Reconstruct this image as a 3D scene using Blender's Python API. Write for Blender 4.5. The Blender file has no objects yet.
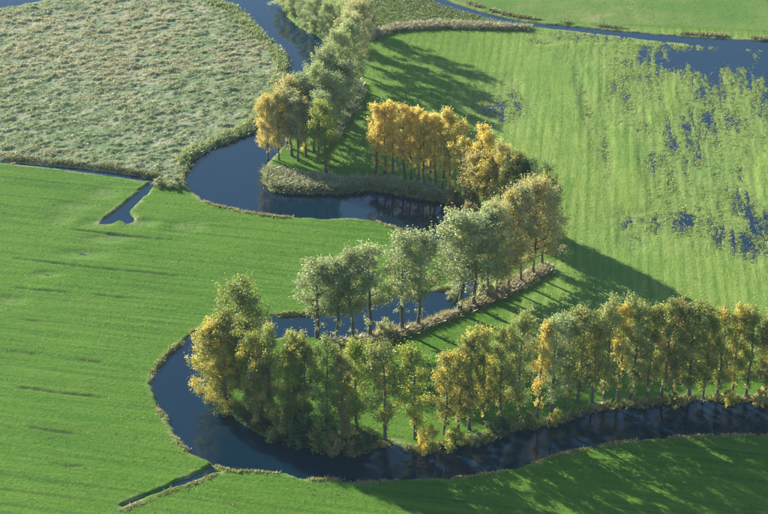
import bpy, math, random
import numpy as np
R = math.radians
sc = bpy.context.scene
C = sc.collection

# ------------------------------------------------------------------ camera, sky, sun, exposure
PITCH, DIST, FOCAL = R(29.0), 348.0, 85.0
PW, PH = 768.0, 514.0
FPX = FOCAL / 36.0 * PW
CAM = np.array([0.0, -DIST * math.cos(PITCH), DIST * math.sin(PITCH)])
cd = bpy.data.cameras.new('camera'); cd.lens = FOCAL; cd.sensor_width = 36.0
cd.clip_start = 1.0; cd.clip_end = 20000.0
cam = bpy.data.objects.new('camera', cd); C.objects.link(cam)
cam.location = CAM; cam.rotation_euler = (math.pi / 2 - PITCH, 0, 0)
sc.camera = cam

SUN_EL, SUN_AZ = R(23.5), R(-45.5)          # azimuth clockwise from +Y
world = bpy.data.worlds.new('World'); sc.world = world; world.use_nodes = True
wn = world.node_tree.nodes; wl = world.node_tree.links
sky = wn.new('ShaderNodeTexSky'); sky.sky_type = 'NISHITA'; sky.sun_disc = False
sky.ozone_density = 3.0; sky.dust_density = 0.3; sky.sun_elevation = SUN_EL; sky.sun_rotation = SUN_AZ
wl.new(sky.outputs[0], wn['Background'].inputs[0])
wn['Background'].inputs[1].default_value = 0.092
sl = bpy.data.lights.new('sun', 'SUN'); sl.energy = 5.0; sl.angle = R(0.5); sl.color = (1.0, 0.95, 0.85)
sun = bpy.data.objects.new('sun', sl); C.objects.link(sun)
sun.location = (-200, 200, 300)
sun.rotation_euler = (math.pi / 2 - SUN_EL, 0, math.pi - SUN_AZ)
sc.view_settings.view_transform = 'Standard'; sc.view_settings.look = 'None'
sc.view_settings.exposure = 1.42; sc.view_settings.gamma = 1.0
sc.cycles.max_bounces = 8; sc.cycles.transparent_max_bounces = 8; sc.cycles.volume_bounces = 1

# ------------------------------------------------------------------ helpers
WATER = -0.35
def ground_at(px, py, z=0.0):
    """Where a direction of view meets the level ground (metres)."""
    px = np.asarray(px, float); py = np.asarray(py, float)
    u = (px - PW / 2) / FPX; v = (PH / 2 - py) / FPX
    dy = math.cos(PITCH) + v * math.sin(PITCH)
    dz = -math.sin(PITCH) + v * math.cos(PITCH)
    t = (z - CAM[2]) / dz
    return np.stack([CAM[0] + u * t, CAM[1] + dy * t], -1)
def height_for(bx, by, ty):
    """Height of an upright thing whose foot is seen at (bx,by) and whose top at row ty."""
    p = ground_at(bx, by)
    v = (PH / 2 - ty) / FPX
    dy = math.cos(PITCH) + v * math.sin(PITCH); dz = -math.sin(PITCH) + v * math.cos(PITCH)
    return CAM[2] + dz * (p[1] - CAM[1]) / dy
def px_size(bx, by):
    p = ground_at(bx, by)
    depth = (p[1] - CAM[1]) * math.cos(PITCH) + CAM[2] * math.sin(PITCH)
    return depth / FPX
def gp(pts, z=0.0):
    a = np.array(pts, float); return ground_at(a[:, 0], a[:, 1], z)
def smooth(P, n=6, closed=False):
    P = np.asarray(P, float); N = len(P); out = []
    rng = range(N) if closed else range(N - 1)
    for i in rng:
        if closed: a, b, c, d = P[i - 1], P[i], P[(i + 1) % N], P[(i + 2) % N]
        else: a, b, c, d = P[max(i - 1, 0)], P[i], P[i + 1], P[min(i + 2, N - 1)]
        for k in range(n):
            t = k / n
            out.append(.5 * ((2 * b) + (c - a) * t + (2 * a - 5 * b + 4 * c - d) * t * t + (3 * b - a - 3 * c + d) * t ** 3))
    if not closed: out.append(P[-1])
    return np.array(out)
def seg_dist(X, Y, P, closed=True):
    d2 = np.full(X.shape, 1e12)
    n = len(P)
    for i in range(n if closed else n - 1):
        ax, ay = P[i]; bx, by = P[(i + 1) % n]
        ex, ey = bx - ax, by - ay; L = ex * ex + ey * ey + 1e-12
        t = np.clip(((X - ax) * ex + (Y - ay) * ey) / L, 0, 1)
        d2 = np.minimum(d2, (X - ax - t * ex) ** 2 + (Y - ay - t * ey) ** 2)
    return np.sqrt(d2)
def inside(X, Y, P):
    r = np.zeros(X.shape, bool); n = len(P)
    for i in range(n):
        ax, ay = P[i]; bx, by = P[(i + 1) % n]
        if ay == by: continue
        r ^= ((ay > Y) != (by > Y)) & (X < (bx - ax) * (Y - ay) / (by - ay) + ax)
    return r
def sdf(X, Y, P, pad=None):
    """Signed distance, positive inside; points far outside the box keep -99 when pad is given."""
    if pad is None:
        d = seg_dist(X, Y, P); return np.where(inside(X, Y, P), d, -d)
    out = np.full(X.shape, -99.0)
    lo, hi = P.min(0) - pad, P.max(0) + pad
    m = (X > lo[0]) & (X < hi[0]) & (Y > lo[1]) & (Y < hi[1])
    if m.any():
        x, y = X[m], Y[m]; d = seg_dist(x, y, P); out[m] = np.where(inside(x, y, P), d, -d)
    return out
_lat = {}
def vnoise(x, y, seed=0):
    if seed not in _lat: _lat[seed] = np.random.default_rng(1000 + seed).random((256, 256))
    T = _lat[seed]
    xi = np.floor(x).astype(int); yi = np.floor(y).astype(int); fx = x - xi; fy = y - yi
    fx = fx * fx * (3 - 2 * fx); fy = fy * fy * (3 - 2 * fy)
    a = T[xi & 255, yi & 255]; b = T[(xi + 1) & 255, yi & 255]; c = T[xi & 255, (yi + 1) & 255]; d = T[(xi + 1) & 255, (yi + 1) & 255]
    return (a * (1 - fx) + b * fx) * (1 - fy) + (c * (1 - fx) + d * fx) * fy
def fbm(x, y, seed=0, o=3):
    s = 0; w = 0
    for k in range(o):
        s = s + vnoise(x * 2 ** k + 17 * k, y * 2 ** k + 9 * k, seed + k) * .5 ** k; w += .5 ** k
    return s / w
def sstep(a, b, x):
    t = np.clip((x - a) / (b - a), 0, 1); return t * t * (3 - 2 * t)
def mesh_quads(name, V, F, attrs=None, smooth_shade=False):
    me = bpy.data.meshes.new(name)
    V = np.asarray(V, np.float32); F = np.asarray(F, np.int32); k = F.shape[1]
    me.vertices.add(len(V)); me.vertices.foreach_set('co', V.ravel())
    me.loops.add(F.size); me.loops.foreach_set('vertex_index', F.ravel())
    me.polygons.add(len(F)); me.polygons.foreach_set('loop_start', np.arange(0, F.size, k, dtype=np.int32))
    me.polygons.foreach_set('use_smooth', np.full(len(F), smooth_shade))
    for an, (dom, typ, data) in (attrs or {}).items():
        a = me.attributes.new(an, typ, dom)
        if typ == 'FLOAT': a.data.foreach_set('value', np.asarray(data, np.float32).ravel())
        else: a.data.foreach_set('color', np.asarray(data, np.float32).ravel())
    me.update(calc_edges=True); me.validate()
    return me
def link(name, me, mat, parent=None):
    o = bpy.data.objects.new(name, me); C.objects.link(o)
    if mat is not None and len(me.materials) == 0: me.materials.append(mat)
    o.parent = parent
    return o
def tag(o, label=None, category=None, group=None, kind=None):
    if label: o['label'] = label
    if category: o['category'] = category
    if group: o['group'] = group
    if kind: o['kind'] = kind
    return o

# ------------------------------------------------------------------ materials
class NT:
    def __init__(s, name):
        s.m = bpy.data.materials.new(name); s.m.use_nodes = True
        s.t = s.m.node_tree; s.t.nodes.clear(); s.out = s.n('ShaderNodeOutputMaterial')
    def n(s, t, **k):
        x = s.t.nodes.new(t)
        for a, b in k.items(): setattr(x, a, b)
        return x
    def put(s, sock, v):
        if isinstance(v, bpy.types.NodeSocket): s.t.links.new(v, sock)
        elif isinstance(v, (tuple, list)): sock.default_value = tuple(v) if len(v) != 3 or sock.type == 'VECTOR' else (*v, 1)
        else: sock.default_value = v
    def math(s, op, a, b=0.0, c=0.0, clamp=False):
        x = s.n('ShaderNodeMath', operation=op, use_clamp=clamp); s.put(x.inputs[0], a); s.put(x.inputs[1], b); s.put(x.inputs[2], c); return x.outputs[0]
    def mix(s, f, a, b, mode='MIX'):
        x = s.n('ShaderNodeMix', data_type='RGBA', blend_type=mode); s.put(x.inputs[0], f); s.put(x.inputs[6], a); s.put(x.inputs[7], b); return x.outputs[2]
    def noise(s, vec, scale, detail=3, rough=.55):
        x = s.n('ShaderNodeTexNoise'); s.put(x.inputs['Vector'], vec); x.inputs['Scale'].default_value = scale
        x.inputs['Detail'].default_value = detail; x.inputs['Roughness'].default_value = rough; return x.outputs['Fac']
    def mapping(s, vec, rot=0.0, scale=(1, 1, 1)):
        y = s.n('ShaderNodeMapping'); s.put(y.inputs['Vector'], vec); y.inputs['Rotation'].default_value = (0, 0, rot)
        x = s.n('ShaderNodeMapping'); s.put(x.inputs['Vector'], y.outputs[0]); x.inputs['Scale'].default_value = scale; return x.outputs[0]
    def ramp(s, f, a, b, clamp=True):
        x = s.n('ShaderNodeMapRange', clamp=clamp); s.put(x.inputs[0], f); x.inputs[1].default_value = a; x.inputs[2].default_value = b; return x.outputs[0]
    def attr(s, name):
        return s.n('ShaderNodeAttribute', attribute_name=name)
    def bump(s, h, dist, strength=1.0, normal=None):
        x = s.n('ShaderNodeBump'); s.put(x.inputs['Height'], h); x.inputs['Distance'].default_value = dist; x.inputs['Strength'].default_value = strength
        if normal is not None: s.put(x.inputs['Normal'], normal)
        return x.outputs[0]

def ground_material(ang_right, ang_left):
    g = NT('meadow_ground')
    obj = g.n('ShaderNodeTexCoord').outputs['Object']
    za = g.n('ShaderNodeSeparateColor'); g.put(za.inputs[0], g.attr('zone').outputs['Color'])
    zb = g.n('ShaderNodeSeparateColor'); g.put(zb.inputs[0], g.attr('wear').outputs['Color'])
    past, right, far = za.outputs; edge, wet, soil = zb.outputs
    big = g.noise(obj, .035, 4); mid = g.noise(obj, .22, 4); fine = g.noise(obj, 1.6, 4, .65); vfine = g.noise(obj, 5.0, 3, .7)
    # rows left by the mower: noise drawn out along the direction of mowing
    ml = g.mapping(obj, -ang_left, (.04, 1.0, 1)); mr = g.mapping(obj, -ang_right, (.045, 1.0, 1))
    rowl = g.noise(ml, .85, 5, .65); rowr = g.noise(mr, 1.0, 4, .65)
    rowl2 = g.noise(g.mapping(obj, -ang_left, (.35, 1, 1)), 2.2, 3, .6); rowr2 = g.noise(g.mapping(obj, -ang_right, (.22, 1, 1)), 2.6, 3, .65)
    wv = g.n('ShaderNodeTexWave', wave_type='BANDS', bands_direction='Y', wave_profile='SIN'); g.put(wv.inputs['Vector'], g.mapping(obj, -ang_right, (.25, 1, 1)))
    wv.inputs['Scale'].default_value = .155; wv.inputs['Distortion'].default_value = .9; wv.inputs['Detail'].default_value = 3; wv.inputs['Detail Scale'].default_value = 1.2
    stripe = g.ramp(wv.outputs['Fac'], .15, .9)
    left = g.mix(g.ramp(big, .35, .65), (.040, .118, .010), (.068, .154, .015))
    wl_ = g.n('ShaderNodeTexWave', wave_type='BANDS', bands_direction='Y', wave_profile='SIN'); g.put(wl_.inputs['Vector'], g.mapping(obj, -ang_left, (.12, 1, 1)))
    wl_.inputs['Scale'].default_value = .083; wl_.inputs['Distortion'].default_value = 1.4; wl_.inputs['Detail'].default_value = 3; wl_.inputs['Detail Scale'].default_value = 1.0
    lines = g.math('MULTIPLY', g.ramp(wl_.outputs['Fac'], .86, .98), g.ramp(g.noise(g.mapping(obj, -ang_left, (.3, 1, 1)), .10, 3), .42, .62))
    left = g.mix(g.math('MULTIPLY', g.ramp(rowl, .40, .64), .9), left, (.096, .180, .022))
    left = g.mix(g.math('MULTIPLY', g.ramp(rowl2, .56, .74), .45), left, (.128, .195, .032))
    left = g.mix(g.math('MULTIPLY', lines, .55), left, (.050, .080, .016))
    rgt = g.mix(g.ramp(rowr, .36, .64), (.085, .165, .022), (.180, .250, .048))
    rgt = g.mix(g.math('MULTIPLY', g.ramp(rowr2, .52, .75), .55), rgt, (.24, .29, .085))
    rgt = g.mix(g.math('MULTIPLY', g.math('MULTIPLY', stripe, g.ramp(mid, .3, .6)), .5), rgt, (.245, .310, .080))
    rgt = g.mix(g.math('MULTIPLY', g.ramp(big, .48, .7), .5), rgt, (.085, .19, .035))
    frc = g.mix(g.ramp(g.noise(obj, .05, 3), .4, .65), (.085, .165, .03), (.15, .195, .055))
    pas = g.mix(g.ramp(mid, .42, .62), (.135, .190, .090), (.280, .270, .165))
    pas = g.mix(g.math('MULTIPLY', g.ramp(fine, .45, .7), .6), pas, (.32, .285, .19))
    pas = g.mix(g.math('MULTIPLY', g.ramp(big, .5, .68), .6), pas, (.10, .175, .065))
    col = g.mix(right, left, rgt); col = g.mix(far, col, frc); col = g.mix(past, col, pas)
    # single tufts, worn places
    patch = g.noise(obj, .75, 5, .7)
    col = g.mix(g.math('MULTIPLY', g.ramp(patch, .50, .66), .55), col, g.mix(1.0, col, (.66, .74, .66), 'MULTIPLY'))
    col = g.mix(g.math('MULTIPLY', g.ramp(fine, .5, .66), .45), col, g.mix(.5, col, (.20, .27, .04)))
    col = g.mix(g.math('MULTIPLY', g.ramp(vfine, .55, .75), .5), col, (.035, .075, .014))
    col = g.mix(g.math('MULTIPLY', g.math('MULTIPLY', edge, g.ramp(mid, .40, .62)), g.ramp(fine, .30, .55)), col, (.24, .24, .105))
    col = g.mix(g.math('MULTIPLY', g.math('MULTIPLY', wet, .45), g.ramp(fine, .3, .6)), col, (.17, .20, .085))
    col = g.mix(g.math('MULTIPLY', soil, .95), col, (.040, .048, .020))
    h = g.math('ADD', g.math('MULTIPLY', fine, .6), g.math('MULTIPLY', vfine, .35))
    rows = g.mix(right, rowl2, rowr2)
    h = g.math('ADD', h, g.math('MULTIPLY', rows, .3))
    p = g.n('ShaderNodeBsdfPrincipled'); g.put(p.inputs['Base Color'], col); p.inputs['Roughness'].default_value = .9
    p.inputs['Specular IOR Level'].default_value = .05
    g.put(p.inputs['Normal'], g.bump(h, .28, .9)); g.put(g.out.inputs[0], p.outputs[0])
    return g.m
def water_material():
    g = NT('river_water'); obj = g.n('ShaderNodeTexCoord').outputs['Object']
    a = g.noise(g.mapping(obj, .6, (1, 1.8, 1)), 1.4, 4, .6); b = g.noise(obj, .09, 2)
    p = g.n('ShaderNodeBsdfPrincipled'); g.put(p.inputs['Base Color'], (.003, .016, .030))
    p.inputs['IOR'].default_value = 1.333; p.inputs['Roughness'].default_value = .05
    h = g.math('MULTIPLY', a, g.ramp(b, .3, .7))
    g.put(p.inputs['Normal'], g.bump(h, .008, .4)); g.put(g.out.inputs[0], p.outputs[0])
    return g.m
def leaf_material(name='foliage', trans=.56):
    g = NT(name); oi = g.n('ShaderNodeObjectInfo')
    t = g.attr('tint').outputs['Fac']; y = g.attr('turn').outputs['Fac']
    base = oi.outputs['Color']
    dark = g.mix(1.0, base, (.62, .72, .60), 'MULTIPLY'); lite = g.mix(1.0, base, (1.40, 1.32, 1.25), 'MULTIPLY')
    col = g.mix(t, dark, lite)
    f = g.ramp(g.math('ADD', y, oi.outputs['Alpha']), .93, 1.07)
    turned = g.mix(t, (.50, .385, .070), (.68, .56, .155))
    col = g.mix(f, col, turned)
    d = g.n('ShaderNodeBsdfDiffuse'); g.put(d.inputs[0], col)
    tr = g.n('ShaderNodeBsdfTranslucent'); g.put(tr.inputs[0], g.mix(1.0, col, (1.45, 1.42, .95), 'MULTIPLY'))
    m = g.n('ShaderNodeMixShader'); m.inputs[0].default_value = trans; g.put(m.inputs[1], d.outputs[0]); g.put(m.inputs[2], tr.outputs[0])
    gl = g.n('ShaderNodeBsdfGlossy'); gl.inputs['Roughness'].default_value = .45; gl.inputs[0].default_value = (.8, .85, .8, 1)
    m2 = g.n('ShaderNodeMixShader'); m2.inputs[0].default_value = .05; g.put(m2.inputs[1], m.outputs[0]); g.put(m2.inputs[2], gl.outputs[0])
    g.put(g.out.inputs[0], m2.outputs[0])
    return g.m
def bark_material():
    g = NT('bark'); obj = g.n('ShaderNodeTexCoord').outputs['Object']
    n = g.noise(g.mapping(obj, 0, (4, 4, .7)), 2.5, 5, .65)
    col = g.mix(n, (.045, .040, .030), (.20, .185, .15))
    p = g.n('ShaderNodeBsdfPrincipled'); g.put(p.inputs['Base Color'], col); p.inputs['Roughness'].default_value = .95
    p.inputs['Specular IOR Level'].default_value = .1
    g.put(p.inputs['Normal'], g.bump(n, .06, .8)); g.put(g.out.inputs[0], p.outputs[0]); return g.m
M_WATER = water_material(); M_LEAF = leaf_material(); M_BARK = bark_material(); M_REED = leaf_material('reed_blades', .30)

# ------------------------------------------------------------------ river, ditches, floods (traced on the ground plane)
west = [(150,-30),(185,-14),(212,0),(238,10),(258,30),(275,45),(286,58),(288,70),(282,90),(270,112),(251,133),(215,147),(195,158),(187,172),(184,182),(190,190),(196,196),(212,205),(230,209),(262,215),(290,218),(335,219),(370,220),(396,229),(415,236),(432,244),(446,254),(455,265),(458,278),(453,290),(440,291),(422,293),(400,296),(380,300),(330,312),(300,316),(262,317),(240,319),(215,326),(193,335),(175,350),(163,362),(155,375),(151,385),(156,400),(169,423),(182,444),(197,456),(208,461),(214,466),(229,470),(255,471),(279,473),(307,479),(333,479),(357,482),(380,482),(422,479),(463,477),(492,473),(516,469),(547,458),(580,450),(599,447),(631,441),(657,438),(709,436),(768,436),(830,438),(1000,450)]
east = [(260,-30),(272,-12),(278,0),(286,15),(300,28),(320,38),(330,55),(325,80),(315,105),(300,130),(280,150),(267,165),(265,180),(270,188),(284,193),(346,193),(370,190),(390,193),(419,198),(440,201),(458,206),(472,216),(484,235),(490,255),(488,280),(475,298),(457,312),(440,318),(414,328),(380,334),(372,337),(338,344),(318,338),(290,337),(262,342),(240,352),(228,368),(222,385),(224,402),(234,416),(250,428),(276,440),(307,445),(349,453),(370,448),(390,444),(409,449),(427,450),(448,443),(482,442),(495,433),(534,427),(560,420),(594,409),(633,405),(672,401),(706,399),(756,400),(780,404),(850,409),(1000,418)]
WB = smooth(gp(west, WATER), 4); EB = smooth(gp(east, WATER), 4)
river = np.concatenate([WB, EB[::-1]])
corner = smooth(gp([(-60,14),(-20,12),(0,9),(22,5),(50,0),(85,-12),(60,-30),(-80,-20)], WATER), 3, True)
def strip(pts, w):
    P = smooth(gp(pts, WATER), 4); T = np.gradient(P, axis=0); T /= np.linalg.norm(T, axis=1)[:, None] + 1e-9
    N = np.stack([-T[:, 1], T[:, 0]], -1); w = np.interp(np.linspace(0, 1, len(P)), np.linspace(0, 1, len(w)), w)[:, None] / 2
    return np.concatenate([P + N * w, (P - N * w)[::-1]])
ditches = [strip([(-60,158),(0,162.5),(45,167)], [.35,.35,.5]),
           strip([(43,166.5),(80,170.5),(120,176),(156,181.5)], [.8,1.5,1.7,1.3]),
           smooth(gp([(154,181),(160,181),(150,191),(139,202),(130,212),(134,220),(127,224),(120,220),(111,224),(99,223.5),(112,215),(125,204),(141,191)], WATER), 3, True),
           strip([(121,507),(140,499),(165,489),(190,480),(216,468)], [.3,.5,.6,.8,2.6]),
           strip([(420,-10),(442,2),(465,10),(495,18),(530,25),(570,29),(620,34),(680,40),(768,46),(900,56)], [3.0,3.6,3.2,2.6,2.4,2.8,3.4,4.5,6,7])]
furrows = [((0,257),(195,278)),((0,286),(75,293)),((80,293),(150,300)),((0,317),(68,324)),((0,350),(60,356)),((60,357),(116,364)),((0,385),(116,399)),((14,425),(100,437)),((40,462),(95,468)),((222,501),(258,514)),((60,228),(200,243))]
# places that stand under water in wet weather: centre, half sizes (px), depth
floods = [(140,223,10,3,.24),(95,223,12,3,.22),(722,58,70,14,.95),(772,68,34,20,.75),(704,72,24,16,.55),(708,95,12,22,.38),(690,110,5,35,.30),(768,105,10,22,.36),(738,68,26,13,.55),(668,48,38,6,.42),(600,37,40,5,.34),(650,68,26,18,.25),
          (642,221,22,7,.42),(690,221,13,7,.40),(757,222,13,26,.42),(745,243,14,14,.44),(742,200,8,10,.30),(712,234,8,12,.28),(651,160,7,9,.31),(604,150,6,22,.23),(686,130,7,20,.36),(706,115,5,16,.34),(636,240,8,7,.26),(720,120,20,10,.24),
          (497,107,25,15,.44),(512,92,7,12,.40),(545,41,9,3,.36),(620,80,8,40,.21),(585,100,5,50,.17),(660,100,6,60,.20),
          (9,300,12,3,.25),(46,273,9,2.0,.24),(72,206,14,5,.17),(103,192,12,5,.24),(60,218,10,5,.12),(185,226,12,4,.28),(105,238,14,3,.26),(80,254,20,3,.2)]
a0, a1 = gp([(640, 60), (646, 250)]); ANG_R = math.atan2(a1[1] - a0[1], a1[0] - a0[0])
a0, a1 = gp([(0, 258), (195, 279)]); ANG_L = math.atan2(a1[1] - a0[1], a1[0] - a0[0])

# ------------------------------------------------------------------ ground: one sheet, channels and hollows carved into it
def axis(lo, hi, step, out):
    core = np.arange(lo, hi + 1e-6, step); far = step * np.cumsum(1.35 ** np.arange(1, 24))
    far = far[far < out]; far = np.append(far, out)
    return np.concatenate([lo - far[::-1], core, hi + far])
gx = axis(-108, 112, .30, 2900); gy = axis(-86, 152, .30, 2900)
X, Y = np.meshgrid(gx, gy)
def terrain(X, Y):
    jag = (fbm(X * .9, Y * .9, 3) - .5) * 1.3 + (vnoise(X * .25, Y * .25, 8) - .5) * .8
    d = sdf(X, Y, river, 12) ; d = np.maximum(d, sdf(X, Y, corner, 10)); dr = d.copy()
    for q in ditches: d = np.maximum(d, sdf(X, Y, q, 6))
    dj = np.where(dr > -10, d + jag * .7, d + jag * .35)
    bank = np.clip(WATER - dj * .75, -2.2, 9)
    z = (fbm(X * .12, Y * .12, 20) - .5) * .14 + (fbm(X * .8, Y * .8, 24) - .5) * .04
    # hollows
    cr, sr = math.cos(-ANG_R), math.sin(-ANG_R)
    ur, vr = X * cr - Y * sr, X * sr + Y * cr
    cl, sl_ = math.cos(-ANG_L), math.sin(-ANG_L)
    ul, vl = X * cl - Y * sl_, X * sl_ + Y * cl
    rag_r = (fbm(ur * .14, vr * 1.0, 30, 4) - .5) + (vnoise(ur * .9, vr * 2.4, 39) - .5) * .35; rag_l = (fbm(ul * .12, vl * .6, 34, 4) - .5)
    hol = np.zeros(X.shape)
    for (cx, cy, rx, ry, s) in floods:
        c = ground_at(cx, cy); k = px_size(cx, cy); sx = rx * k; sy = ry * k / math.sin(PITCH)
        q = ((X - c[0]) / sx) ** 2 + ((Y - c[1]) / sy) ** 2
        hol = np.maximum(hol, (s + .05) * np.exp(-np.minimum(q, 40) * .55))
    sag = sstep(-2, 14, sdf(X, Y, SAG)) * .20 * sstep(.36, .60, fbm(ur * .025, vr * .09, 38, 3))
    hol = np.maximum(hol, hol * .75 + sag)
    rag = np.where(X > 5, rag_r, rag_l)
    lump = (fbm(X * .5, Y * .5, 44, 3) - .5)
    z = z - hol * (1 + .5 * lump) + np.minimum(hol, .3) / .3 * (rag * 1.0 + lump * .22)
    wet = np.clip(hol / .3, 0, 1)
    z = WATER + (z - WATER) * (1 - .68 * sstep(0, .7, wet))
    # rough pasture: tussocks
    past = sstep(-1.5, 1.0, sdf(X, Y, PASTURE) + jag * 1.5)
    tus = fbm(X * .42, Y * .62, 50, 3); tus2 = fbm(X * 1.15, Y * 1.5, 54, 2)
    keep = sstep(-.3, -2.6, d)
    z = z + past * keep * (np.clip(tus - .40, 0, 1) * .85 + np.clip(tus2 - .45, 0, 1) * .70)
    # furrows
    soil = np.zeros(X.shape)
    for a, b in furrows:
        P = gp([a, b]); P = np.linspace(P[0], P[1], 5); P[:, 1] += np.array([0, .12, -.1, .1, 0])
        m = (X > P[:, 0].min() - 2) & (X < P[:, 0].max() + 2) & (Y > P[:, 1].min() - 2) & (Y < P[:, 1].max() + 2)
        if not m.any(): continue
        dd = seg_dist(X[m], Y[m], P, False) + (vnoise(X[m] * .8, Y[m] * .8, 61) - .5) * .35
        ends = np.minimum(np.hypot(X[m] - P[0, 0], Y[m] - P[0, 1]), np.hypot(X[m] - P[-1, 0], Y[m] - P[-1, 1]))
        soil[m] = np.maximum(soil[m], sstep(.50, .12, dd) * sstep(0, 7, ends + (vnoise(X[m] * .5, Y[m] * .5, 66) - .5) * 5) * (.55 + .45 * vnoise(X[m] * .16, Y[m] * .3, 62)))
    z = z - soil * .25
    z = np.maximum(z, np.where(wet > .05, -3, -.27))
    z = np.minimum(z, bank)
    edge = sstep(-1.5, -.5, dj)
    edge = np.maximum(edge, .8 * sstep(2.2, .6, seg_dist(X, Y, gp([(652,-12),(625,8),(590,20),(572,25)]), False) + (vnoise(X * .5, Y * .5, 63) - .5) * 1.5))
    return z, d, past, edge, wet, soil
SAG = gp([(585,40),(1100,50),(1100,275),(690,262),(600,250),(570,120)])
PASTURE = gp([(-400,135),(0,161),(45,165.5),(158,179.5),(183,183),(215,165),(300,110),(305,60),(240,-8),(150,-60),(-400,-60)])
RIGHT = gp([(362,31),(530,28),(570,24),(1400,60),(1400,360),(560,360),(470,370),(560,240),(480,180),(335,165),(345,110)])
FAR = gp([(300,-200),(362,31),(527,24),(570,22),(1400,55),(1400,-200)])
Z, D, past, edge, wet, soil = terrain(X, Y)
flat = (np.abs(X) > 130) | (Y < -100) | (Y > 170)
rgt = sstep(-3, 3, sdf(X, Y, RIGHT)) * (.45 + .55 * sstep(10, 30, X - .12 * (Y - 60)))
far = sstep(-.5, .5, sdf(X, Y, FAR))
zone = np.stack([past, rgt, far, np.ones_like(X)], -1).reshape(-1, 4)
wear = np.stack([edge, wet, soil, np.ones_like(X)], -1).reshape(-1, 4)
ny, nx = X.shape
idx = np.arange(nx * ny).reshape(ny, nx)
F = np.stack([idx[:-1, :-1], idx[:-1, 1:], idx[1:, 1:], idx[1:, :-1]], -1).reshape(-1, 4)
V = np.stack([X, Y, Z], -1).reshape(-1, 3)
ground = link('ground', mesh_quads('ground', V, F, {'zone': ('POINT', 'FLOAT_COLOR', zone), 'wear': ('POINT', 'FLOAT_COLOR', wear)}, True), ground_material(ANG_R, ANG_L))
tag(ground, 'flat green riverside meadows with rough tussocky pasture', 'ground', kind='structure')
def ground_z(x, y):
    ix = np.clip(np.searchsorted(gx, x) - 1, 0, nx - 2); iy = np.clip(np.searchsorted(gy, y) - 1, 0, ny - 2)
    return Z[iy, ix]
def dist_water(x, y):
    ix = np.clip(np.searchsorted(gx, x) - 1, 0, nx - 2); iy = np.clip(np.searchsorted(gy, y) - 1, 0, ny - 2)
    return D[iy, ix]
water = link('river', mesh_quads('river', [(-250, -120, WATER), (250, -120, WATER), (250, 260, WATER), (-250, 260, WATER)], [[0, 1, 2, 3]]), M_WATER)
tag(water, 'dark blue winding river with ditches and flooded hollows', 'river', kind='structure')

# ------------------------------------------------------------------ trees
def tube(path, rad, sides=7):
    path = np.asarray(path, float); n = len(path)
    T = np.gradient(path, axis=0); T /= np.linalg.norm(T, axis=1)[:, None] + 1e-9
    ref = np.where(np.abs(T[:, 2:3]) > .9, np.array([[1., 0, 0]]), np.array([[0, 0, 1.]]))
    A = np.cross(T, ref); A /= np.linalg.norm(A, axis=1)[:, None] + 1e-9; B = np.cross(T, A)
    a = np.arange(sides) * 2 * math.pi / sides
    V = path[:, None] + (A[:, None] * np.cos(a)[None, :, None] + B[:, None] * np.sin(a)[None, :, None]) * np.asarray(rad)[:, None, None]
    k = np.arange(n * sides).reshape(n, sides)
    F = np.stack([k[:-1], np.roll(k[:-1], -1, 1), np.roll(k[1:], -1, 1), k[1:]], -1).reshape(-1, 4)
    return V.reshape(-1, 3), F
def merge(parts):
    V, F, o = [], [], 0
    for v, f in parts: V.append(v); F.append(f + o); o += len(v)
    return np.concatenate(V), np.concatenate(F)
def leaf_cards(rng, P, N, size):
    """One small folded leaf spray per point, facing roughly along N."""
    n = len(P)
    N = N + rng.normal(0, .75, (n, 3)); N /= np.linalg.norm(N, axis=1)[:, None] + 1e-9
    U = np.cross(N, rng.normal(0, 1, (n, 3))); U /= np.linalg.norm(U, axis=1)[:, None] + 1e-9
    W = np.cross(N, U); s = (size * rng.uniform(.65, 1.35, n))[:, None]
    V = np.stack([P - U * s * .62, P - W * s * .42 + N * s * .1, P + U * s * .62, P + W * s * .42 + N * s * .1], 1).reshape(-1, 3)
    F = np.arange(n * 4).reshape(n, 4)
    return V, F
# kinds: height, crown start, crown radius, profile, clumps, leaves per clump, clump radius, leaf size, shoots on trunk
KINDS = {
 'poplar': dict(h=20., cb=.22, r=3.0, prof=lambda t: (np.sin(np.pi * np.clip(t * .80 + .11, 0, 1)) ** .65), nc=125, nl=90, cr=.86, ls=0.245, shoots=14, up=.9),
 'golden': dict(h=20., cb=.36, r=2.1, prof=lambda t: (np.sin(np.pi * np.clip(t * .88 + .10, 0, 1)) ** .6), nc=95, nl=78, cr=.70, ls=0.24, shoots=9, up=1.2),
 'silver': dict(h=20., cb=.38, r=3.5, prof=lambda t: (np.sin(np.pi * np.clip(t * .80 + .16, 0, 1)) ** .6), nc=150, nl=68, cr=.86, ls=0.245, shoots=8, up=.8),
 'round':  dict(h=20., cb=.24, r=4.6, prof=lambda t: (np.sin(np.pi * np.clip(t * .76 + .18, 0, 1)) ** .6), nc=200, nl=84, cr=.95, ls=0.255, shoots=6, up=.6),
 'bushy':  dict(h=20., cb=.05, r=5.0, prof=lambda t: (np.sin(np.pi * np.clip(t * .78 + .16, 0, 1)) ** .65), nc=230, nl=82, cr=.95, ls=0.255, shoots=0, up=.55),
 'shrub':  dict(h=4., cb=.02, r=2.2, prof=lambda t: np.sqrt(np.clip(1 - (t * .9) ** 2, 0, 1)), nc=50, nl=70, cr=.55, ls=.26, shoots=0, up=.5),
}
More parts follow.
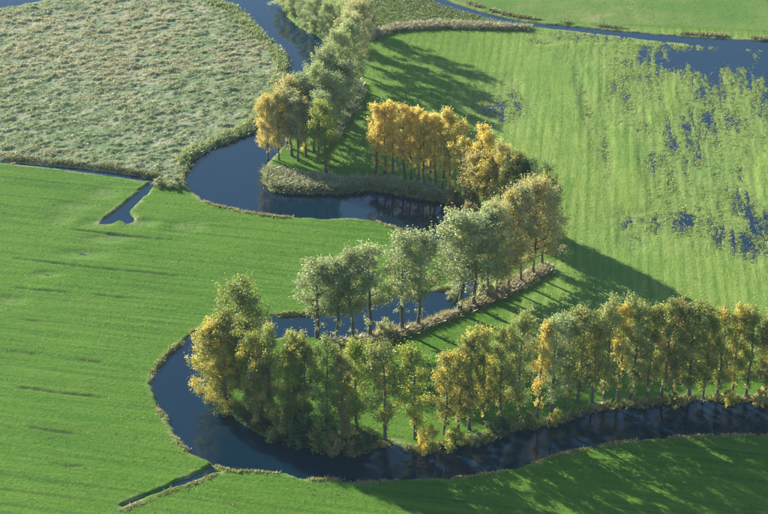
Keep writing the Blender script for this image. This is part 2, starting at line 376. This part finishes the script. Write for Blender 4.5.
def build_proto(kind, seed):
    k = KINDS[kind]; rng = np.random.default_rng(seed); H = k['h']; small = kind == 'shrub'
    n = 11; zz = np.linspace(0, H * .93, n); zz[0] = -.5
    wob = np.cumsum(rng.normal(0, .10 if not small else .05, (n, 2)), 0); wob -= wob[0]; wob[:2] *= .2
    tp = np.column_stack([wob, zz]); tr = np.interp(np.linspace(0, 1, n), [0, .08, .6, 1], [.42, .30, .17, .03]) * (1 if not small else .22)
    tp_at = lambda z: np.array([np.interp(z, zz, tp[:, i]) for i in range(3)])
    trunk = tube(tp, tr, 8)
    lopL = rng.uniform(0, 2 * math.pi); lop = rng.uniform(.05, .2)
    C_, N_, X_, big = [], [], [], []
    limbs = []
    # main limbs carry bunches; between them the crown stays open
    nl = max(12, k['nc'] // 6)
    for i in range(nl):
        t = ((i + rng.uniform(.1, .9)) / nl) ** (.78 if not small else 1)
        a = i * 2.399 + rng.normal(0, .35)
        env = k['r'] * float(k['prof'](np.array(t))) * (1 + lop * math.cos(a - lopL)) * rng.uniform(.72, 1.12)
        z1 = H * (k['cb'] + (1 - k['cb']) * t) - .4
        z0 = max(H * (.10 if k['cb'] < .2 else k['cb'] * .8), z1 - env * k['up'] * rng.uniform(.7, 1.2)); z0 = min(z0, H * .88)
        s = tp_at(z0); e = np.array([s[0] + env * math.cos(a), s[1] + env * math.sin(a), z1])
        mid = s * .5 + e * .5 + np.array([0, 0, -.12 * env]) + rng.normal(0, .12 * min(1, env), 3)
        u = np.linspace(0, 1, 6)[:, None]; path = s * (1 - u) ** 2 + 2 * mid * u * (1 - u) + e * u ** 2
        r0 = .035 + .022 * env
        limbs.append(tube(path, np.linspace(r0, .015, 6) * (1 if not small else .5), 4))
        m = int(k['nc'] / nl + rng.uniform(0, 1))
        for j in range(m):
            f = rng.uniform(.35, 1.06) ** .8
            p = s * (1 - f) ** 2 + 2 * mid * f * (1 - f) + e * f ** 2 + rng.normal(0, .5 * k['cr'], 3)
            C_.append(p); X_.append((e - s) / (np.linalg.norm(e - s) + .1)); o = p - tp_at(p[2] - .8); N_.append(o / (np.linalg.norm(o) + .3) + np.array([0, 0, .5]))
            big.append(k['cr'] * rng.uniform(.6, 1.2))
    for i in range(k['nc'] // 14):                                   # leader
        p = tp_at(H * .93) + np.array([*rng.normal(0, .35 * k['r'] / 3, 2), rng.uniform(-2.2, .9) * H / 20]); C_.append(p); X_.append(np.array([0, 0, 1.])); N_.append(np.array([0, 0, 1.])); big.append(k['cr'] * .8)
    for i in range(k['shoots']):                                     # leafy shoots low on the trunk
        z = rng.uniform(.10, k['cb'] + .08) * H; a = rng.uniform(0, 6.28); rr = rng.uniform(.3, .9)
        C_.append(tp_at(z) + np.array([rr * math.cos(a), rr * math.sin(a), .2])); X_.append(np.zeros(3)); N_.append(np.array([math.cos(a), math.sin(a), .3])); big.append(rng.uniform(.35, .65))
    C_ = np.array(C_); X_ = np.array(X_); N_ = np.array(N_); big = np.array(big); nc = len(C_)
    cnt = np.maximum(12, (k['nl'] * (big / k['cr']) ** 1.6 * rng.uniform(.7, 1.2, nc))).astype(int)
    ci = np.repeat(np.arange(nc), cnt); q = np.clip(rng.normal(0, .46, (len(ci), 3)) * np.where(rng.random(len(ci)) < .12, 1.5, 1.0)[:, None], -2, 2) * np.array([1, 1, 1.1]); along_ = rng.normal(0, .38, len(ci))[:, None] * X_[ci]; q = q + along_
    P = C_[ci] + q * big[ci][:, None]
    P[:, 2] = np.maximum(P[:, 2], .15)
    V, F = leaf_cards(rng, P, N_[ci] * .45 + q * .3, k['ls'])
    tint = np.clip(rng.beta(2, 2, nc)[ci] * .65 + rng.random(len(ci)) * .35, 0, 1)
    turn = np.clip(rng.random(nc)[ci] * .75 + rng.random(len(ci)) * .25, 0, 1)
    nm = 'shrub' if small else kind
    tv, tf = trunk; lv, lf = merge(limbs)
    mt = mesh_quads(nm + '_trunk', tv, tf, None, True); mt.materials.append(M_BARK)
    ml = mesh_quads(nm + '_limbs', lv, lf, None, True); ml.materials.append(M_BARK)
    mc = mesh_quads(nm + '_crown', V, F, {'tint': ('FACE', 'FLOAT', tint), 'turn': ('FACE', 'FLOAT', turn)}); mc.materials.append(M_LEAF)
    return mt, ml, mc, H, k['r']
PROTOS = {k: [build_proto(k, 100 * i + 7) for i in range(n)] for i, (k, n) in enumerate([('poplar', 8), ('golden', 5), ('silver', 5), ('round', 6), ('bushy', 4), ('shrub', 4)])}
rnd = random.Random(5)
GREEN = (.150, .205, .050); OLIVE = (.205, .232, .060); GREY = (.275, .310, .175); DARK = (.095, .145, .055); OCHRE = (.41, .355, .165)
TAN = (.345, .335, .205); YG = (.245, .280, .042); GOLD = (.60, .475, .150); PALE = (.34, .365, .215); BROWN = (.27, .215, .11)
SAGE = (.245, .270, .100)
WORD = {SAGE: 'sage green', GREEN: 'green', OLIVE: 'olive green', GREY: 'grey-green', DARK: 'dark green', OCHRE: 'ochre', TAN: 'tan', YG: 'yellow-green', GOLD: 'golden yellow', PALE: 'pale grey-green', BROWN: 'brown'}
ORD = ['first','second','third','fourth','fifth','sixth','seventh','eighth','ninth','tenth','eleventh','twelfth','thirteenth','fourteenth','fifteenth','sixteenth','seventeenth','eighteenth','nineteenth','twentieth','twenty-first','twenty-second','twenty-third','twenty-fourth','twenty-fifth','twenty-sixth','twenty-seventh','twenty-eighth','twenty-ninth','thirtieth','thirty-first','thirty-second','thirty-third','thirty-fourth','thirty-fifth','thirty-sixth','thirty-seventh','thirty-eighth']
NAMES = {'poplar': 'poplar_tree', 'golden': 'poplar_tree', 'silver': 'willow_tree', 'round': 'willow_tree', 'bushy': 'willow_tree', 'shrub': 'shrub'}
cnt_kind = {}
def plant(bx, by, ty, wpx, kind, col, turned, label, group):
    p = ground_at(bx, by); z = float(ground_z(p[0], p[1])); h = max(1.2, height_for(bx, by, ty)); k = px_size(bx, by)
    i = cnt_kind.get(kind, 0); cnt_kind[kind] = i + 1
    mt, ml, mc, H, r = PROTOS[kind][i % len(PROTOS[kind])]
    root = bpy.data.objects.new(NAMES[kind], None); C.objects.link(root); root.empty_display_size = .5
    s = wpx * WIDE[kind] * k / (2 * r * 1.02); root.location = (p[0], p[1], max(z, WATER)); root.rotation_euler = (rnd.gauss(0, .022), rnd.gauss(0, .022), rnd.uniform(0, 6.28))
    root.scale = (s * rnd.uniform(.95, 1.05), s * rnd.uniform(.95, 1.05), h / H)
    small = kind == 'shrub'
    t = link('stem' if small else 'trunk', mt, None, root); l = link('twigs' if small else 'limbs', ml, None, t)
    c = link('foliage' if small else 'crown', mc, None, root)
    f = rnd.uniform(.90, 1.10)
    c.color = (col[0] * f * rnd.uniform(.96, 1.04), col[1] * f, col[2] * f, turned)
    tag(root, label, 'shrub' if small else 'tree', group)
    return root
def row(items, where, group, what):
    n = len(items)
    for i, (bx, by, ty, w, kind, col, turned) in enumerate(items):
        c = WORD[col]; extra = ' with yellow patches' if .1 < turned <= .45 and col not in (GOLD, YG) else ''
        plant(bx, by, ty, w, kind, col, turned, f'{c} {what}{extra}, {ORD[i]} {where}', group)
WIDE = {'poplar': 1.10, 'golden': 1.04, 'silver': 1.27, 'round': .93, 'bushy': .95, 'shrub': 1.0}
P_, G_, S_, O_, B_ = 'poplar', 'golden', 'silver', 'round', 'bushy'
front = [(270,421,328,27,P_,OLIVE,.25),(286,426,342,25,P_,YG,.25),(296,428,335,24,P_,OLIVE,.2),(304,430,340,26,P_,GREEN,.25),(326,435,338,28,P_,GREEN,.2),(342,437,355,22,P_,BROWN,.1),(357,433,342,32,P_,YG,.15),(385,439,342,34,P_,OLIVE,.18),(415,438,346,34,P_,YG,.2),
 (444,434,351,25,P_,OLIVE,.38),(458,431,349,24,P_,OLIVE,.38),(469,429,329,28,P_,OLIVE,.25),(484,424,328,24,P_,OLIVE,.38),(501,425,327,27,P_,OLIVE,.2),(518,421,313,29,P_,SAGE,.12),(537,417,320,20,G_,GOLD,.3),(552,412,312,31,P_,GREY,.05),(566,408,315,29,P_,OLIVE,.12),(578,401,306,31,P_,SAGE,.12),(592,402,322,21,G_,OLIVE,.55),(604,402,299,31,P_,SAGE,.12),(617,401,304,18,G_,GOLD,.4),(631,398,297,31,P_,SAGE,.12),(647,398,304,25,P_,OLIVE,.3),(661,397,298,29,P_,OLIVE,.15),(675,396,301,24,P_,BROWN,.2),(689,396,298,35,P_,OLIVE,.15),(703,397,312,22,P_,OLIVE,.2),(717,396,306,27,P_,OLIVE,.35),(732,395,305,23,P_,OLIVE,.5),(746,396,305,27,P_,OLIVE,.12),(765,398,314,27,P_,BROWN,.3)]
row(front, 'from the left in the front riverbank row', 'poplars along the near riverbank', 'poplar')
plant(783, 400, 301, 30, P_, OLIVE, .2, 'olive green poplar cut off by the right edge, last of the front riverbank row', 'poplars along the near riverbank')
bend = [(236,386,283,60,O_,OLIVE,.12),(215,400,322,44,B_,OLIVE,.50),(247,402,318,48,O_,OLIVE,.15),(228,409,345,44,B_,YG,.45),(256,414,332,36,O_,OLIVE,.3),(262,420,356,34,B_,BROWN,.25),(222,394,312,52,O_,SAGE,.25)]
for (a, lab) in zip(bend, ['tallest olive willow at the back of the clump on the near bend', 'yellow-leaved willow leaning over the water, leftmost on the near bend', 'dense olive willow in the middle of the clump on the near bend', 'low yellow-green willow at the front of the clump on the near bend', 'olive and yellow willow at the right of the clump on the near bend', 'short brownish willow between the near bend clump and the poplar row', 'sage green willow just left of the tallest one on the near bend']):
    plant(*a, lab, 'willows on the near bend')
mid = [(317,337,257,36,S_,GREY,.02),(336,340,253,30,S_,GREY,.06),(353,341,249,29,S_,GREY,.05),(370,338,244,36,S_,GREY,.03),(402,332,235,35,S_,GREY,.05),(418,327,231,33,S_,GREY,.0),(460,313,210,44,S_,GREY,.0),(474,307,213,38,S_,GREY,.03)]
row(mid, 'from the left in the middle row', 'tall trees along the middle bank', 'bare-trunked tree')
loop = [(487,300,208,38,O_,GREY,.04),(497,296,203,40,O_,TAN,.05),(508,290,194,42,O_,OCHRE,.05),(521,284,184,44,O_,TAN,.1),(533,276,177,44,O_,OCHRE,.08),(542,266,180,44,O_,TAN,.08),(544,252,172,40,O_,OLIVE,.15),(538,240,165,36,O_,DARK,.05),(527,232,160,34,O_,DARK,.05),(514,227,152,34,O_,OLIVE,.25),(500,222,143,32,O_,OCHRE,.3),(490,217,150,30,S_,OLIVE,.5),(478,213,150,30,S_,OCHRE,.3)]
row(loop, 'round the far bend from its near end', 'trees round the far bend', 'broad tree')
gold = [(376,175,101,19,G_,GOLD,.35),(385,177,103,16,G_,GOLD,.3),(393,178,100,18,G_,GOLD,.35),(405,182,104,18,G_,GOLD,.3),(411,181,110,16,G_,GOLD,.25),(418,184,108,18,G_,GOLD,.2),(424,187,112,16,G_,GOLD,.3),(430,183,112,18,G_,GOLD,.3),(436,189,113,16,G_,GOLD,.25),(442,193,108,19,G_,GOLD,.3),(450,193,114,17,G_,GOLD,.35),(460,199,119,20,G_,GOLD,.4),(469,204,136,17,G_,GOLD,.3),(478,208,123,20,G_,GOLD,.4),(488,212,131,19,G_,GOLD,.35)]
row(gold, 'from the left in the golden row', 'golden poplars by the upper channel', 'narrow poplar')
top = [(268,158,94,28,O_,OCHRE,.38),(279,160,91,25,O_,OCHRE,.28),(292,156,86,27,S_,TAN,.1),(306,157,97,19,G_,GOLD,.25),(326,174,101,27,P_,YG,.1),(287,147,75,26,S_,OCHRE,.1),(300,147,74,28,S_,GREY,.08),(314,151,84,26,S_,GREY,.03),(298,161,95,22,S_,TAN,.05),(318,161,90,24,S_,GREY,.03),(337,128,60,30,S_,GREY,.02),(311,137,63,32,O_,GREY,.03),(330,139,72,30,S_,GREY,.05),(322,126,52,34,O_,GREY,.0),(334,117,42,34,O_,GREY,.0),(342,106,31,34,O_,GREY,.03),(348,96,20,34,O_,GREY,.0),(352,86,11,34,O_,TAN,.0),(356,74,0,32,O_,TAN,.03),(357,61,-14,34,O_,TAN,.0),(358,47,-27,34,O_,GREY,.0),(357,33,-40,32,O_,GREY,.0)]
row(top, 'counting back along the upper grove', 'trees of the upper grove', 'tree')
wil = [(284,5,-26,26,B_,PALE,0),(294,14,-14,24,B_,PALE,0),(306,24,-8,26,B_,GREY,0),(318,32,-4,26,B_,PALE,0),(329,40,2,24,B_,GREY,0),(340,24,-16,24,B_,PALE,0)]
row(wil, 'along the bank beside the uppermost reach', 'willows on the uppermost reach', 'willow')
shrubs = [(385,336,320,18,PALE,0,'pale bush among the middle bank reeds, right of the fourth trunk'),(292,345,331,14,PALE,0,'wispy pale bush rising behind the front poplar tops'),(427,449,424,20,YG,.6,'bright yellow bush hanging over the near water'),(456,443,428,26,YG,.3,'yellow-green bush beside the bright yellow bush on the near bank'),(475,441,430,18,GREY,.05,'grey-green bush drooping to the water under the front row'),(500,430,415,26,DARK,0,'dark bush in shade below the front row'),(527,425,412,20,OLIVE,.1,'low olive bush on the near bank at the water'),(556,421,408,14,YG,.4,'small yellowish bush standing on the near water line'),(300,441,412,30,DARK,.08,'dark green bush at the water left of the poplar trunks'),(322,446,418,30,OLIVE,.05,'dull olive bush leaning over the near river'),(344,450,424,28,BROWN,.05,'brownish bush at the foot of the seventh poplar'),(280,436,408,26,OLIVE,.3,'yellow-flecked bush at the right end of the bend clump'),(364,447,432,20,DARK,0,'dark bush by the gap of open grass in the front row'),(452,205,186,16,BROWN,.05,'brown bush at the right end of the golden row'),(471,218,190,26,BROWN,.05,'dull brown bush under the last golden poplars'),(486,296,280,20,PALE,0,'pale bush between the trunks on the middle bank'),(455,296,287,16,PALE,.05,'pale green bush at the tip of the channel'),(500,292,282,16,TAN,0,'tan bush below the broad trees'),(352,103,88,18,PALE,0,'pale grey bush at the grove edge, upper of two'),(345,112,98,18,PALE,0,'pale grey bush at the grove edge, lower of two'),(337,122,108,16,GREY,0,'grey-green bush inside the grove edge'),(640,404,396,16,TAN,0,'tan bush under the front row on the right'),(676,402,390,18,OLIVE,.2,'olive bush under the front row above dark water'),(728,401,388,18,YG,.35,'yellow-green bush beside the open trunk near the right edge'),(760,402,389,16,OCHRE,.3,'ochre bush at the right end of the near bank'),(160,185,178,14,TAN,0,'small tan bush at the ditch corner'),(176,186,178,16,GREY,0,'small grey-green bush between ditch and river')]
for (bx, by, ty, w, col, tu, lab) in shrubs: plant(bx, by, ty, w, 'shrub', col, tu, lab, 'bank bushes')

# ------------------------------------------------------------------ reeds, rank grass and tussocks: nobody could count them
def blades(name, P, height, width, col, turned, label, cat, seed, per=7, spread=.35, lean=.35):
    rng = np.random.default_rng(seed); n = len(P); N = n * per
    b = np.repeat(P, per, 0) + rng.normal(0, spread, (N, 2)); z = np.maximum(ground_z(b[:, 0], b[:, 1]), WATER - .3) - .05
    h = np.repeat(height * rng.uniform(.5, 1.25, n), per) * rng.uniform(.6, 1.15, N)
    a = rng.uniform(0, 6.283, N); l = rng.normal(.0, lean, (N, 2)) + np.array([.12, -.10])
    tip = np.column_stack([b + l * h[:, None], z + h]); root = np.column_stack([b, z])
    midp = root * .5 + tip * .5; midp[:, 2] += .10 * h; midp[:, :2] -= l * h[:, None] * .12
    w = np.column_stack([np.cos(a), np.sin(a), np.zeros(N)]) * (width * rng.uniform(.6, 1.4, N))[:, None]
    V = np.stack([root - w, root + w, midp + w * .9, midp - w * .9, tip + w * .3, tip - w * .3], 1).reshape(-1, 3)
    k = np.arange(N)[:, None] * 6
    F = np.concatenate([k + np.array([0, 1, 2, 3]), k + np.array([3, 2, 4, 5])])
    t = np.repeat(rng.random(n), per) * .7 + rng.random(N) * .3; y = np.repeat(rng.random(n), per) * .8 + rng.random(N) * .2
    me = mesh_quads(name, V, F, {'tint': ('FACE', 'FLOAT', np.concatenate([t, t])), 'turn': ('FACE', 'FLOAT', np.concatenate([y, y]))})
    o = link(name, me, M_REED); o.color = (*col, turned); tag(o, label, cat, kind='stuff'); return o
def scatter(poly, n, seed, minland=0.0):
    P = gp(poly); rng = np.random.default_rng(seed); lo, hi = P.min(0), P.max(0); out = []
    while sum(map(len, out)) < n:
        q = rng.uniform(lo, hi, (n * 2, 2)); q = q[inside(q[:, 0], q[:, 1], P)]; q = q[dist_water(q[:, 0], q[:, 1]) < -minland]; out.append(q)
    return np.concatenate(out)[:n]
def along(line, n, w0, w1, seed, clumpy=.5):
    """Points beside a bank line, w0..w1 metres to its landward side (w may be negative)."""
    P = line; L = np.concatenate([[0], np.cumsum(np.linalg.norm(np.diff(P, axis=0), axis=1))]); rng = np.random.default_rng(seed)
    s = rng.uniform(0, L[-1], n * 3); s = s[vnoise(s * .22, s * 0 + seed, 70) > (clumpy * rng.random(len(s)) * 1.3 if clumpy < 1 else .40 + .22 * rng.random(len(s)))][:n]
    x = np.interp(s, L, P[:, 0]); y = np.interp(s, L, P[:, 1]); T = np.gradient(P, axis=0); T /= np.linalg.norm(T, axis=1)[:, None] + 1e-9
    tx = np.interp(s, L, T[:, 0]); ty = np.interp(s, L, T[:, 1]); o = rng.uniform(w0, w1, len(s))
    return np.column_stack([x - ty * o, y + tx * o])
def sub(line, a, b):
    A = gp([a], WATER)[0]; B = gp([b], WATER)[0]
    i = np.argmin(((line - A) ** 2).sum(1)); j = np.argmin(((line - B) ** 2).sum(1)); return line[min(i, j):max(i, j) + 1]
def land(Q): return Q[dist_water(Q[:, 0], Q[:, 1]) < .7]
blades('reeds', scatter([(262,168),(300,176),(345,181),(380,181),(440,189),(462,202),(440,202),(390,194),(346,194),(284,194),(266,186)], 3000, 1), 1.15, .11, (.31, .315, .205), .02, 'rank grey-green reeds on the upper bank below the golden poplars', 'reeds', 1, 9, .45, .55)
blades('reeds', scatter([(325,345),(340,337),(378,329),(412,323),(440,312),(470,299),(500,287),(545,266),(552,270),(505,296),(470,309),(440,322),(414,333),(378,341),(345,349)], 2400, 2), 1.0, .10, (.36, .315, .215), .02, 'pinkish brown dry reeds on the bank under the middle row', 'reeds', 2, 9, .45, .5)
blades('reeds', scatter([(362,36),(395,26),(440,23),(480,25),(530,28),(526,30),(480,29),(440,28),(395,31),(368,41)], 1500, 3), 1.1, .10, (.33, .295, .22), .02, 'long belt of tall brown reeds crossing the upper meadow', 'reeds', 3, 8, .4, .6)
blades('reeds', scatter([(346,84),(358,82),(362,95),(355,110),(342,124),(334,142),(326,140),(334,120),(346,104)], 900, 4), 1.2, .11, (0.322, 0.315, 0.21), .02, 'grey rank growth along the grove edge', 'reeds', 4, 9, .45, .45)
blades('reeds', land(along(sub(EB, (349,453), (1000,418)), 2600, -2.6, .2, 5)), 1.0, .09, (0.28, 0.259, 0.119), .08, 'tan and green reeds under the front poplar row', 'reeds', 5, 8)
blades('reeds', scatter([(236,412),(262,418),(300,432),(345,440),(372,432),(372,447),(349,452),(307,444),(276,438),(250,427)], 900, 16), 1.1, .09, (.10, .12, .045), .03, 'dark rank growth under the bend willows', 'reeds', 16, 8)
blades('reeds', land(along(sub(WB, (193,335), (208,461)), 300, -.5, .1, 6, 1.4)), .33, .07, (.33, .33, .17), .03, 'pale tufts along the outer bank of the near bend', 'reeds', 6, 8)
blades('reeds', land(along(sub(WB, (214,466), (1000,450)), 650, -.5, .2, 7, 1.2)), .42, .07, (0.304, 0.297, 0.123), .03, 'pale grass fringe on the nearest bank', 'reeds', 7, 8)
blades('reeds', land(along(sub(WB, (187,172), (446,254)), 450, -.5, .2, 8, 1.2)), .45, .07, (0.319, 0.312, 0.152), .03, 'grass fringe on the south bank of the upper channel', 'reeds', 8, 8)
blades('reeds', land(along(sub(WB, (453,290), (193,335)), 500, -.7, .2, 9, 1.1)), .5, .07, (0.275, 0.283, 0.131), .03, 'grass fringe on the north bank of the middle channel', 'reeds', 9, 8)
blades('reeds', land(along(sub(WB, (212,0), (187,172)), 1700, -3, .3, 10, .4)), .9, .09, (.27, .315, .165), .02, 'green sedge edging the rough pasture at the river', 'reeds', 10, 8)
dl = smooth(gp([(445,-2),(470,7),(500,16),(540,23),(600,29),(680,36),(768,42),(800,45)], WATER), 4)
blades('reeds', along(dl, 520, .8, 1.8, 11, 1.5), .55, .09, (.21, .19, .11), .03, 'pale fringe along the far side of the upper ditch', 'reeds', 11, 8)
dl = smooth(gp([(-40,160),(0,162),(45,165),(100,171),(158,180)], WATER), 4)
blades('reeds', along(dl, 600, .4, 1.4, 12, .6), .55, .08, (.17, .175, .09), .02, 'rough grass edge between the pasture and the green field', 'reeds', 12, 8)
dl = smooth(gp([(121,508),(140,501),(165,491),(190,482),(213,473)], WATER), 4)
blades('reeds', along(dl, 110, -1.2, -.7, 13, .8), .22, .08, (.26, .235, .13), .02, 'pale dry grass beside the near ditch', 'reeds', 13, 8)
# tussocks of the rough pasture
q = scatter([(-30,163),(45,165),(158,179),(183,180),(215,150),(252,130),(285,90),(288,66),(240,8),(210,-6),(-40,-6)], 30000, 14, .6)
f = fbm(q[:, 0] * .42, q[:, 1] * .62, 50, 3); rg = np.random.default_rng(3); q = q[f + rg.normal(0, .07, len(q)) > .46][:13000]
lo = fbm(q[:, 0] * .035, q[:, 1] * .05, 57, 3) + rg.normal(0, .05, len(q)); tan_ = lo > .52
blades('tussock_grass', q[tan_], .32, .07, (.40, .365, .265), .01, 'bleached tan tussocks in drifts across the rough pasture', 'grass', 14, 9, .30, .6)
blades('tussock_grass', q[~tan_], .30, .07, (.270, .315, .185), .0, 'grey-green tussocks between the tan drifts of the rough pasture', 'grass', 17, 9, .30, .6)
q = scatter([(368,34),(395,24),(440,21),(500,23),(480,16),(440,2),(420,-8),(370,-8)], 1500, 15, .5)
blades('tussock_grass', q, .4, .09, (.16, .19, .075), .04, 'rough grass behind the belt of tall brown reeds', 'grass', 15, 7, .30, .5)

rg = np.random.default_rng(77)
q = np.column_stack([rg.uniform(-100, 106, 190000), rg.uniform(-84, 145, 190000)])
q = q[np.abs(q[:, 0]) < 76 + .22 * q[:, 1] + 6]
q = q[(dist_water(q[:, 0], q[:, 1]) < -.5) & (ground_z(q[:, 0], q[:, 1]) > WATER - .01) & ~inside(q[:, 0], q[:, 1], PASTURE)]
rr = inside(q[:, 0], q[:, 1], RIGHT) | inside(q[:, 0], q[:, 1], FAR)
aa = np.where(rr, ANG_R, ANG_L); uu = q[:, 0] * np.cos(aa) + q[:, 1] * np.sin(aa); vv = -q[:, 0] * np.sin(aa) + q[:, 1] * np.cos(aa)
kp = fbm(uu * .09, vv * .9, 90, 3) + rg.normal(0, .06, len(q)) > .54; q = q[kp]; rr = rr[kp]
blades('meadow_grass', q[~rr], .10, .10, (.085, .165, .020), -.2, 'short green grass of the left and near fields', 'grass', 18, 2, .12, .7)
blades('meadow_grass', q[rr], .11, .10, (.165, .235, .042), -.2, 'short pale green grass of the right and far fields', 'grass', 19, 2, .12, .7)
q = np.column_stack([rg.uniform(18, 106, 300000), rg.uniform(-10, 145, 300000)])
gz = ground_z(q[:, 0], q[:, 1]); dw = dist_water(q[:, 0], q[:, 1])
q = q[(dw < -1) & (gz < WATER + .02) & (gz > WATER - .055 + rg.normal(0, .03, len(gz)))]
blades('drowned_grass', q, .26, .06, (.28, .35, .11), .01, 'half drowned grass standing in the shallow flood water', 'grass', 20, 3, .2, .5)

# ------------------------------------------------------------------ haze: the air between the camera and the meadows
def haze(density):
    v = np.array([[x, y, z] for z in (-3.5, CAM[2] + 12) for y in (-3050, 3050) for x in (-3050, 3050)])
    f = [[0, 2, 3, 1], [4, 5, 7, 6], [0, 1, 5, 4], [2, 6, 7, 3], [0, 4, 6, 2], [1, 3, 7, 5]]
    g = NT('haze_air'); p = g.n('ShaderNodeVolumePrincipled'); p.inputs['Color'].default_value = (.62, .82, 1.0, 1); p.inputs['Density'].default_value = density
    p.inputs['Anisotropy'].default_value = .1
    g.put(g.out.inputs['Volume'], p.outputs[0])
    o = link('haze', mesh_quads('haze', v, f), g.m); tag(o, 'thin bluish haze over the meadows', 'haze', kind='stuff')
haze(.000045)
